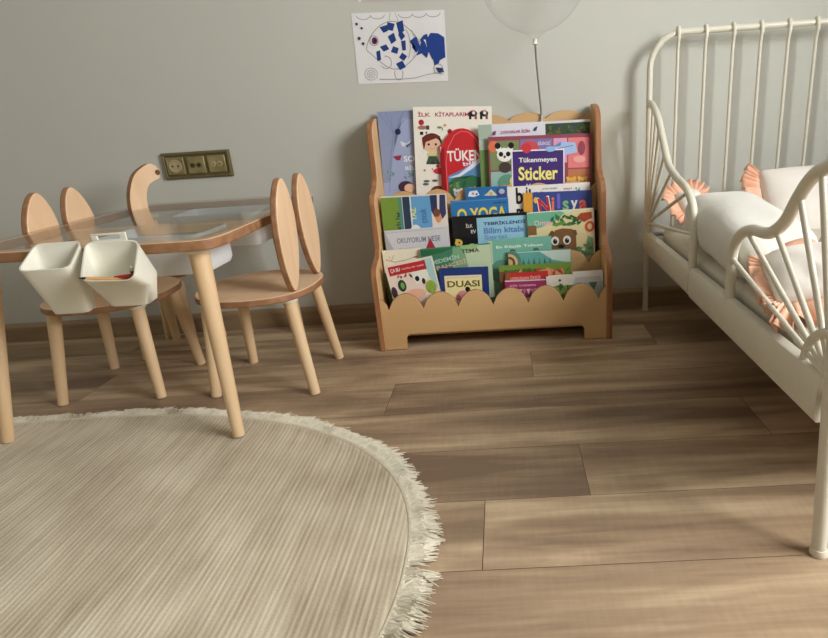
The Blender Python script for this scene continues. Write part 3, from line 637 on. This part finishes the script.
def a_nil(A):
    A.rect(0, 0, .135, 1, (222, 160, 62)); A.rect(.135, 0, 1, .99, (56, 72, 140))
    for dx, cc in ((-.012, WHT), (0, RED)): A.text('N', .22+dx, .73+dx, .38-dx, .93-dx, cc, .15)
    A.text('i', .41, .76, .45, .93, (226, 120, 70)); A.text('l', .49, .78, .535, .97, (110, 100, 200)); A.text('s', .57, .75, .66, .88, (130, 190, 120)); A.text('y', .69, .72, .79, .88, (226, 226, 220)); A.text('a', .81, .75, .93, .88, (226, 100, 80)); A.ell(.6, .66, .3, .06, (110, 160, 120)); A.ell(.18, .9, .03, .04, (226, 190, 90))
def a_blk(A):
    A.rect(0, 0, .315, .985, (22, 22, 28)); A.rect(.315, 0, 1, .95, (150, 200, 222)); A.poly([(.315, .3), (.315, .5), (.38, .46), (.46, .28)], BLK)
    A.text('İLK', .17, .80, .26, .87, (214, 210, 206)); A.text('EV', .23, .70, .30, .76, (214, 210, 206)); A.text('D', .02, .50, .10, .62, YEL); A.ell(.06, .555, .05, .06, (226, 190, 90)); A.ell(.066, .56, .012, .018, (90, 50, 30))
    A.ell(.23, .40, .09, .13, (176, 200, 150)); A.ell(.23, .37, .06, .09, (110, 160, 110)); A.text('TEBRİKLENDİ', .40, .82, .95, .89, (40, 70, 120)); A.text('Bilim kitabı', .40, .68, .92, .78, (96, 130, 190)); A.text('Serisi', .40, .58, .70, .66, (120, 160, 206)); A.line([(0, .985), (1, .985)], .002, BLK)
def a_bev(A):
    A.rect(0, 0, .97, .985, (224, 208, 160)); A.poly([(0, .985), (.6, .985), (.44, .84), (.2, .74), (0, .70)], (110, 180, 150)); A.poly([(.5, .985), (.7, .985), (.6, .93)], (200, 220, 190)); A.rect(0, .62, .13, .78, (130, 96, 60)); A.text('Orman', .1, .77, .38, .86, (226, 190, 200))
    leaves(A, .36, .76, .80, .90, 26, [(60, 120, 60), (40, 96, 60), (96, 150, 70)], 5, .06); A.poly([(.74, .86), (.8, .93), (.96, .94), (.97, .84), (.85, .78)], (168, 70, 44)); A.ell(.93, .70, .07, .09, (196, 84, 50)); A.ell(.93, .70, .035, .05, (224, 190, 150))
    A.poly([(.84, .25), (.90, .55), (.97, .5), (.97, .2)], (120, 160, 110)); leaves(A, .72, .22, .95, .45, 12, [(90, 140, 100), (70, 120, 90)], 6, .06)
    A.poly([(.34, .1), (.33, .50), (.36, .62), (.42, .68), (.52, .70), (.66, .68), (.72, .60), (.72, .3), (.66, .1)], (126, 90, 54)); A.poly([(.30, .60), (.36, .68), (.40, .64), (.35, .56)], (110, 76, 46)); A.poly([(.66, .66), (.72, .66), (.74, .58), (.70, .56)], (110, 76, 46))
    for d in (.40, .58): A.ell(d, .50, .06, .075, (232, 230, 220)); A.ell(d, .49, .033, .045, BLK); A.dot(d+.012, .515, .008, WHT)
    A.ell(.49, .40, .05, .03, BLK)
def a_ske(A):
    A.line([(.06, .88), (.3, .84), (.6, .86), (.9, .90)], .0014, (110, 70, 60)); A.line([(.16, .92), (.2, .85), (.28, .93)], .0012, (120, 60, 50)); A.ell(.84, .89, .06, .01, (110, 120, 70)); A.text('Doğal', .44, .77, .78, .815, (120, 120, 90)); A.rect(0, 0, 1, .71, (84, 110, 60)); A.line([(0, .74), (1, .74)], .001, (206, 196, 170))
def a_grn(A):
    A.rect(0, .3, .62, .985, (64, 128, 96)); A.rect(.62, .3, 1, .985, (192, 210, 176)); A.poly([(.46, .985), (.62, .985), (.72, .3), (.4, .3)], (124, 168, 128)); A.poly([(0, .985), (.5, .985), (.3, .93), (0, .9)], (40, 104, 70))
    A.text('DEDEMİN', .12, .81, .54, .88, (176, 206, 190), .16); A.text('BAHÇESİ', .20, .73, .64, .81, (214, 180, 150), .16); A.ell(.70, 1.0, .13, .08, (150, 190, 130), PI, 2*PI); A.text('TEMA', .58, .90, .84, .95, (70, 84, 70)); leaves(A, 0, .3, .9, .7, 40, [(50, 110, 84), (90, 150, 110)], 9, .05)
def a_t1(A):
    A.rect(0, .3, 1, .985, (116, 178, 160)); A.rect(0, .3, .06, .985, (190, 206, 176)); A.text('En Küçük Tohum', .12, .88, .86, .92, (226, 236, 216)); A.ell(.2, .6, .2, .15, (90, 140, 120)); A.ell(.38, .84, .05, .03, (80, 110, 90)); A.ell(.75, .84, .05, .03, (80, 110, 90))
def a_t2(A):
    A.rect(0, .3, 1, .985, (96, 166, 160)); A.poly([(.5, .985), (.99, .985), (.99, .8), (.7, .86)], (196, 214, 206))
    for i in range(7): A.poly([(.10+.085*i, .68), (.155+.085*i, .9), (.21+.085*i, .68)], (54, 110, 106) if i % 2 else (70, 130, 120))
    A.rect(0, .3, 1, .69, (110, 150, 90)); A.ell(.75, .76, .2, .06, (90, 140, 84)); A.line([(0, .985), (1, .985)], .0016, WHT)
    A.ell(.01, .84, .20, .19, (84, 130, 110)); A.ell(.01, .84, .14, .13, (206, 180, 130)); A.ell(.01, .84, .1, .09, (110, 70, 50)); A.ell(.01, .84, .06, .055, (200, 170, 120))
def a_pnk(A):
    A.rect(0, .0, .98, .98, (236, 220, 206)); A.poly([(.75, .98), (.98, .98), (.98, .5), (.86, .7)], (170, 206, 206)); A.ell(.68, .76, .17, .12, (232, 236, 222)); A.rect(.06, .83, .84, .965, (186, 40, 46)); A.text('ÇA BU', .10, .865, .30, .93, WHT); A.text('harika bir öykü', .34, .88, .80, .915, (240, 190, 180))
    leaves(A, .22, .78, .5, .82, 6, [(140, 40, 60), (110, 30, 50)], 4, .06)
    A.ell(.26, .66, .085, .09, (40, 60, 44)); A.ell(.27, .66, .04, .05, (120, 170, 90)); A.ell(.60, .72, .09, .075, WHT); A.ell(.60, .72, .045, .04, BLK); A.ell(.72, .665, .035, .045, (60, 36, 50)); A.ell(.47, .50, .24, .08, (236, 186, 160))
    A.ell(.84, .56, .11, .10, (150, 176, 70)); A.line([(.78, .48), (.84, .62), (.9, .5)], .0016, (90, 120, 40)); A.ell(.07, .58, .06, .09, (60, 44, 56))
def a_dua(A):
    A.rect(.10, .05, .86, .87, (238, 226, 166)); A.rect(.10, .82, .86, .87, (232, 220, 190)); A.text('DUASI', .15, .67, .81, .78, (96, 92, 40)); A.line([(.14, .83), (.8, .835)], .0008, (190, 150, 100)); A.ell(.46, .50, .14, .11, (222, 150, 160)); A.ell(.36, .48, .05, .07, (190, 110, 120)); A.ell(.56, .63, .05, .045, BLK); A.poly([(.5, .55), (.62, .6), (.76, .53), (.66, .50)], (60, 46, 34)); A.ell(.60, .50, .03, .04, (230, 190, 140)); A.ell(.35, .38, .1, .06, (240, 236, 220))
def a_mat(A):
    A.rect(0, 0, 1, .985, (116, 148, 64)); A.text('matruşka', .07, .84, .52, .94, (52, 92, 52)); leaves(A, .05, .72, .98, .92, 40, [(70, 112, 50), (150, 60, 50), (196, 70, 60), (226, 150, 110), (150, 170, 80)], 11, .05); A.ell(.66, .78, .20, .12, (222, 170, 120)); leaves(A, .5, .64, .98, .88, 40, [(190, 60, 50), (226, 140, 100), (222, 190, 150), (150, 60, 50)], 12, .05); A.rect(0, .0, .10, .9, (120, 84, 60))
def a_red(A): A.rect(0, 0, 1, .985, (196, 52, 52)); A.text('UYKUDAN ÖNCE', .12, .86, .82, .93, (240, 190, 170)); A.rect(0, .0, .10, .98, (140, 90, 60)); A.rect(.0, .79, 1, .82, (150, 34, 40)); A.text('masallar', .2, .7, .7, .76, (240, 190, 170))
def a_mg2(A):
    A.rect(0, .6, 1, .97, (162, 56, 104)); A.rect(0, .2, 1, .6, (224, 200, 200)); A.line([(0, .985), (1, .985)], .002, WHT); A.text('BİR VARMIŞ', .12, .84, .76, .91, (232, 176, 206))
    for i in range(10): A.poly([(.02+.1*i, .79), (.07+.1*i, .66), (.12+.1*i, .79)], (232, 200, 206) if i % 2 else (206, 120, 150))
    A.rect(0, .2, .0999, .6, (190, 80, 90))
def a_w1(A): A.rect(0, 0, 1, .78, (120, 150, 70)); A.dot(.5, .90, .05, (70, 90, 50)); leaves(A, .3, .5, .8, .78, 18, [(70, 120, 50), (150, 170, 90), (60, 100, 50)], 2, .12); A.rect(0, .0, .28, .78, (214, 200, 170))
def a_w2(A): A.rect(0, 0, 1, .80, (190, 206, 206)); A.rect(.06, .83, .94, .90, (206, 204, 206)); A.line([(.05, .82), (.95, .82)], .001, (150, 170, 170)); A.poly([(.5, .78), (.8, .78), (.7, .62)], (90, 120, 100))
GT, GM, GB = 'picture books on the top tier', 'picture books on the middle tier', 'picture books on the bottom tier'
def arch(w_, h_):
    pts = [(0, 0), (w_, 0), (w_, h_*.62)]
    for i in range(1, 17): a = PI*i/17; pts.append((w_/2+w_/2*math.cos(a), h_*.62+h_*.38*math.sin(a)))
    return pts+[(0, h_*.62)]
BK = 'picture_book'
book(BK, (-0.403, -0.050, 0.400, 0.150, 0.325, -0.016), (158, 170, 204), 'lavender blue book with a sleepy face, far left of the top tier', a_lav, group=GT)
book(BK, (-0.282, -0.064, 0.400, 0.256, 0.328, -0.051), (240, 234, 222), 'tall white book titled İLK KİTAPLARIM with a boy, on the top tier', a_ilk, .010, group=GT)
book(BK, (-0.205, -0.076, 0.400, 0.149, 0.259, -0.020), (200, 40, 48), 'red arched book titled TÜKEN on the top tier', a_tuk, group=GT, outline=arch)
book(BK, (-0.074, -0.092, 0.400, 0.360, 0.264, -0.011), (214, 212, 216), 'pale wide book behind the purple sticker book on the top tier', a_coc, group=GT)
book(BK, (-0.044, -0.108, 0.400, 0.333, 0.223, -0.027), (150, 74, 90), 'sticker book with purple title panel and animals on the top tier', a_stk, group=GT)
book(BK, (-0.397, -0.182, 0.200, 0.210, 0.268, -0.014), (226, 216, 206), 'green and blue magazine at the left of the middle tier', a_mag, group=GM)
book(BK, (-0.395, -0.194, 0.200, 0.207, 0.164, 0.014), (210, 208, 212), 'low silver-white booklet with a red triangle, left of the middle tier', a_sil, group=GM)
book(BK, (-0.127, -0.156, 0.200, 0.135, 0.277, -0.015), (40, 110, 170), 'plain blue book behind the yellow-lettered blue one, middle tier', a_bbk, group=GM)
book(BK, (-0.177, -0.167, 0.200, 0.186, 0.241, 0.005), (46, 116, 176), 'blue book with big yellow letters on the middle tier', a_yog, group=GM)
book(BK, (0.008, -0.156, 0.200, 0.265, 0.272, -0.004), (238, 234, 228), 'white magazine with bold black letters b and m on the middle tier', a_bil, group=GM)
book(BK, (0.058, -0.168, 0.200, 0.220, 0.250, -0.018), (56, 72, 140), 'royal blue book with an orange spine strip on the middle tier', a_nil, group=GM)
book(BK, (-0.174, -0.181, 0.200, 0.247, 0.193, 0.004), (22, 22, 28), 'black book with a light blue right panel on the middle tier', a_blk, group=GM)
book(BK, (0.066, -0.193, 0.200, 0.213, 0.194, 0.014), (232, 226, 206), 'forest book with a wide-eyed brown beaver, right of the middle tier', a_bev, group=GM)
book(BK, (-0.402, -0.233, 0.055, 0.125, 0.252, 0.016), (238, 230, 206), 'cream book with a thin drawn twig at the left of the bottom tier', a_ske, group=GB)
book(BK, (-0.278, -0.246, 0.055, 0.222, 0.255, 0.027), (64, 128, 96), 'dark green book fading to pale green on the bottom tier', a_grn, group=GB)
book(BK, (-0.062, -0.233, 0.055, 0.200, 0.266, 0.005), (116, 178, 160), 'tallest teal book at the middle of the bottom tier', a_t1, group=GB)
book(BK, (-0.001, -0.246, 0.055, 0.199, 0.225, -0.010), (96, 166, 160), 'teal landscape book with pointed trees on the bottom tier', a_t2, group=GB)
book(BK, (-0.392, -0.286, 0.055, 0.153, 0.228, 0.150), (236, 220, 206), 'tilted pale pink book with a red title band, bottom tier left', a_pnk, group=GB)
book(BK, (-0.221, -0.274, 0.055, 0.155, 0.191, -0.019), (30, 54, 120), 'navy-framed book titled DUASI on the bottom tier', a_dua, group=GB)
book(BK, (-0.032, -0.258, 0.055, 0.228, 0.185, -0.004), (116, 148, 64), 'green book with red flowers behind the small red book, bottom tier', a_mat, group=GB)
book(BK, (-0.014, -0.270, 0.055, 0.135, 0.163, 0.007), (196, 52, 52), 'small red book in front of the green flowery one, bottom tier', a_red, group=GB)
book(BK, (-0.016, -0.282, 0.055, 0.129, 0.142, -0.016), (206, 150, 170), 'small magenta book at the front of the bottom tier', a_mg2, group=GB)
book(BK, (0.114, -0.284, 0.055, 0.084, 0.149, 0.024), (236, 232, 220), 'small white book with green leaves, second from the right, bottom tier', a_w1, .016, group=GB)
book(BK, (0.198, -0.284, 0.055, 0.094, 0.157, 0.010), (232, 230, 226), 'thick white and grey book at the right end of the bottom tier', a_w2, .018, group=GB)

# ------------------------------------------------------------------ balloon
bl = thing('clear_balloon', 'clear round balloon on a thin silver stick above the bookcase', 'balloon', (.133, -.05, .70))
o3 = bl.location; bc_ = V(.112, -.20, 1.062)-o3; bm = bmesh.new(); R_ = .152
prof = [(.001, R_)]+[(R_*math.sin(t), R_*math.cos(t)*(1 if math.cos(t) > 0 else 1.02)) for t in [PI*i/28 for i in range(1, 27)]]+[(.018, -R_*1.07), (.009, -R_*1.13)]
disc_lathe(bm, bc_, prof, 40); fin('balloon_skin', bm, BALL, bl)
bm = bmesh.new(); disc_lathe(bm, bc_+V(0, 0, -R_*1.13-.014), [(.004, 0), (.009, .002), (.005, .007), (.006, .016)], 12); fin('neck_clip', bm, WHITEP, bl)
bm = bmesh.new(); tube(bm, catmull([bc_+V(0, 0, -R_*1.13-.012), bc_+V(.006, .06, -.24), V(.0, .02, .0), V(.001, .021, -.04)], 6), .0032, .0032, 8); fin('stick', bm, mat('silver_stick', (176, 176, 176), .35, .3), bl)

# ------------------------------------------------------------------ bed
BW, BL, HH, FH = .842, 1.215, .90, .72
bed = thing('metal_bed', "white metal child's bed with rod headboard and fan-shaped side guards", 'bed', (.477, -.062, 0), -.0086)
def bp_(u_, w_, z): return V(u_, -w_, z)
def end_frame(name, w_, H, rr_=.0095):
    bm = bmesh.new(); c = .10
    P = [bp_(0, w_+(.028 if w_ > 0 else 0), .001), bp_(0, w_+(.003 if w_ > 0 else 0), .27), bp_(0, w_, H-c)]
    for k in range(1, 8): a = PI/2*k/7; P.append(bp_(c-c*math.cos(a), w_, H-c+c*math.sin(a)))
    P += [bp_(BW-p.x, w_, p.z) for p in P[::-1]]
    tube(bm, P, rr_, rr_, 14)
    fr_ = fin(name, bm, STEEL, bed)
    for x in (0, BW):
        bm = bmesh.new(); disc_lathe(bm, bp_(x, w_+(.028 if w_ > 0 else 0), 0), [(rr_*1.2, .0005), (rr_*1.25, .006), (rr_*1.05, .012)], 16); fin('foot_cap', bm, COLLAR, fr_)
    bm = bmesh.new(); tube(bm, [bp_(0, w_, .275), bp_(BW, w_, .275)], .008, .008, 10); fin('cross_rail', bm, STEEL, bed)
    for k in range(9):
        x = .084+k*(BW-.168)/8; s = .012
        bm = bmesh.new(); tube(bm, [bp_(x, w_+s*.9, H-.022), bp_(x, w_+s*1.1, H-.004), bp_(x, w_+s*.6, H+.0105), bp_(x, w_-s*.2, H+.0125)], .0062, .0062, 10)
        tube(bm, [bp_(x, w_+s*.9, H-.020), bp_(x, w_+.004, H-.05), bp_(x, w_+.002, .276)], .0052, .0052, 10)
        fin('spindle', bm, STEEL, bed)
end_frame('head_frame', 0.0, HH)
end_frame('foot_frame', BL, FH, .0115)
def guard(x, hub, pts, spk, rad, arc_r, sgn):
    bm = bmesh.new(); tube(bm, catmull([bp_(x, a, z) for a, z in pts], 7), rad, rad, 14); g = fin('side_guard', bm, STEEL, bed)
    for (a, z) in spk:
        bm = bmesh.new(); d = Vector((a-hub[0], z-hub[1])); l = d.length; s_ = .012/l
        tube(bm, [bp_(x, hub[0]+d.x*s_, hub[1]+d.y*s_), bp_(x, a, z)], .0052, .0052, 10); fin('spoke', bm, STEEL, g)
    bm = bmesh.new(); tube(bm, [bp_(x, hub[0]+sgn*arc_r*math.cos(t), .278+(.082 if arc_r > .05 else .065)*math.sin(t)) for t in [PI/2*k/10 for k in range(11)]], .008 if arc_r > .05 else .006, .008 if arc_r > .05 else .006, 12); fin('hub_arc', bm, STEEL, g)
hp = [(0.0, .70), (.055, .688), (.12, .654), (.20, .579), (.263, .526), (.351, .499), (.44, .482), (.500, .450), (.523, .40), (.525, .35), (.523, .285)]
fp = [(BL, .612), (1.135, .592), (1.092, .572), (1.055, .536), (1.017, .492), (.96, .462), (.884, .454), (.827, .432), (.797, .395), (.792, .34), (.795, .280)]
for x in (0, BW):
    guard(x, (.006, .315), hp, [(.055, .687), (.10, .665), (.15, .628), (.22, .560), (.300, .512), (.46, .474), (.523, .375)], .0105, .03, 1)
    guard(x, (BL, .288), fp, [(1.12, .585), (1.06, .542), (.99, .470), (.862, .447), (.800, .375)], .0110, .085, -1)
def rail(x, w0, w1, zz=(.217, .290)):
    bm = bmesh.new(); s_ = -1 if x == 0 else 1
    pr_ = [(-.008, zz[0]), (.009, zz[0]), (.013, zz[0]+.01), (.013, zz[1]-.014), (.009, zz[1]-.003), (.002, zz[1]), (-.008, zz[1])]
    loft(bm, [[bp_(x+s_*a, w_, z) for a, z in pr_] for w_ in (w0, w1)]); return fin('side_rail', bm, STEEL, bed)
for x in (0, BW):
    rail(x, .006, .532, (.218, .288)); rail(x, .538, BL-.012, (.214, .292))
for x in (0, BW):
    bm = bmesh.new(); box(bm, (x-.009, -.5385, .219), (x+.007, -.5315, .287)); fin('rail_gap_shade', bm, DARK, bed, smooth=False)  # dark filler added to give the gap between rails its shade
for z in (.268, .238):
    bm = bmesh.new(); disc_lathe(bm, bp_(.004, BL+.0095, z), [(.006, .0), (.006, -.004), (.003, -.0045)], 14, 'y'); fin('bolt', bm, DARK if z > .25 else mat('bolt_steel', (190, 186, 172), .3, .8), bed)
bm = bmesh.new()
for k in range(12): box(bm, (.012, -.08-k*.1, .212), (BW-.012, -.03-k*.1, .222))
fin('bed_slats', bm, mat('slat_pine', (206, 176, 134), .6), bed, smooth=False)
bw = bed.matrix_basis.copy(); bw = Matrix.Translation(bed.location) @ Matrix.Rotation(-.0086, 4, 'Z')
def puff(dx, dy, dz, e1=.45, e2=.45, na=64, nb=32, amp=0, fr=4, seed=0):
    bm = bmesh.new(); R = []
    for i in range(1, nb):
        ph = -PI/2+PI*i/nb
        R.append([V(dx*sgnp(math.cos(ph), e1)*sgnp(math.cos(2*PI*j/na), e2), dy*sgnp(math.cos(ph), e1)*sgnp(math.sin(2*PI*j/na), e2), dz*sgnp(math.sin(ph), e1)) for j in range(na)])
    loft(bm, R)
    if amp:
        for v in bm.verts:
            n_ = noise.noise(v.co*fr+V(seed, 0, 0)); v.co += v.co.normalized()*n_*amp
    return bm
o = fin('mattress', puff(.400, .585, .048, .25, .2), MATTR, loc=bw @ V(BW/2, -BL/2, .271), rot=(0, 0, -.0086), angle=80)
tag(o, "off-white mattress lying in the white metal bed", 'mattress')
o = fin('rolled_duvet', puff(.102, .24, .078, .8, .5, amp=.016, fr=8), LINEN, loc=bw @ V(.104, -.570, .384), rot=(0.06, 0.0, -.02), angle=180)
tag(o, 'thick off-white rolled duvet along the open side of the bed', 'duvet')
def ruffle(per, wdt, amp, freq, outward, z=lambda s: 0, seed=0, n=None):
    """per: closed list of (point, outward normal)"""
    bm = bmesh.new(); R = []; N_ = len(per); L_ = 5
    for k in range(L_+1):
        t = k/L_; ring = []
        for i, (p, nrm, side) in enumerate(per):
            a = 2*PI*freq*i/N_+seed; jit = noise.noise(V(i*.035, seed, k*.2))
            off = amp*(.10+t*.9)*(math.sin(a+2.5*jit)+.25*math.sin(2*a+seed+3*jit))
            ring.append(p+nrm*(wdt*t*(1+.22*jit)-.004*t*t)+side*off+nrm.cross(side)*off*.35)
        R.append(ring)
    V_ = [[bm.verts.new(q) for q in ring] for ring in R]
    for k in range(L_):
        for i in range(N_): j = (i+1) % N_; bm.faces.new((V_[k][i], V_[k][j], V_[k+1][j], V_[k+1][i]))
    return bm
def frilled_pillow(name, label, cat, a, b_, th, loc, rot, frill, freq, seed, grp='peach frilled cushions on the bed', sides='all'):
    t = thing(name, label, cat, loc, 0, grp); t.rotation_euler = rot
    bm = bmesh.new(); n_ = 26; G = {}
    for s in (1, -1):
        for i in range(n_+1):
            for j in range(n_+1):
                u_, v_ = -1+2*i/n_, -1+2*j/n_
                edge = i in (0, n_) or j in (0, n_)
                h_ = 0 if edge else th*((1-abs(u_)**2.6)*(1-abs(v_)**2.6))**.5
                pin = 1-.05*(1-u_*u_)*abs(v_)**3-.0
                pin2 = 1-.05*(1-v_*v_)*abs(u_)**3
                cn = 1-.06*(abs(u_*v_))**3
                p = V(u_*a*pin2*cn, v_*b_*pin*cn, s*h_*(1+.25*noise.noise(V(u_*2+seed, v_*2, s))))
                if edge and s == -1: G[(s, i, j)] = G[(1, i, j)]
                else: G[(s, i, j)] = bm.verts.new(p)
        for i in range(n_):
            for j in range(n_):
                q = [G[(s, i, j)], G[(s, i+1, j)], G[(s, i+1, j+1)], G[(s, i, j+1)]]
                bm.faces.new(q if s == 1 else q[::-1])
    fin('cushion_cover', bm, PILLOW, t, angle=180)
    per = []; N_ = 640
    for i in range(N_):
        an = 2*PI*i/N_; x, y = a*.965*sgnp(math.cos(an), 2/7), b_*.965*sgnp(math.sin(an), 2/7)
        nx, ny = sgnp(math.cos(an), 1.3)/a, sgnp(math.sin(an), 1.3)/b_; l = math.hypot(nx, ny) or 1
        nr = V(math.cos(an), math.sin(an), 0); nr = (V(nx/l, ny/l, 0)*.6+nr*.4).normalized(); per.append((V(x, y, 0), nr, V(0, 0, 1)))
    if sides == 'lr': per = [(p, nr_, sd) if abs(p.x) > a*.9 else (p*.97, nr_*.05, sd*.2) for p, nr_, sd in per]
    if sides == 'near': per = [(p, nr_*(.5 if nr_.x < -.5 else 1.35 if nr_.y < 0 else .7), sd) for p, nr_, sd in per]
    f_ = ruffle(per, frill, frill*.20, freq*1.5//1, True, seed=seed); o_ = fin('frill', f_, PEACH, t, angle=180); so_ = o_.modifiers.new('solid', 'SOLIDIFY'); so_.thickness = .0015
    return t
frilled_pillow('frilled_pillow', 'large white pillow with a peach frill leaning against the headboard', 'pillow', .20, .125, .05, bw @ V(.50, -.19, .385), (.95, 0.0, .04), .055, 34, 1, sides='lr')
frilled_pillow('frilled_pillow', 'white cushion with a peach frill behind the foot-end guard', 'pillow', .075, .095, .035, bw @ V(.098, -.918, .370), (.25, -.2, -.25), .055, 22, 2, sides='near')
frilled_pillow('frilled_pillow', 'small peach-frilled cushion in the wall-side corner beyond the duvet', 'pillow', .042, .042, .03, bw @ V(.100, -.15, .398), (.8, -.1, .3), .045, 12, 3)
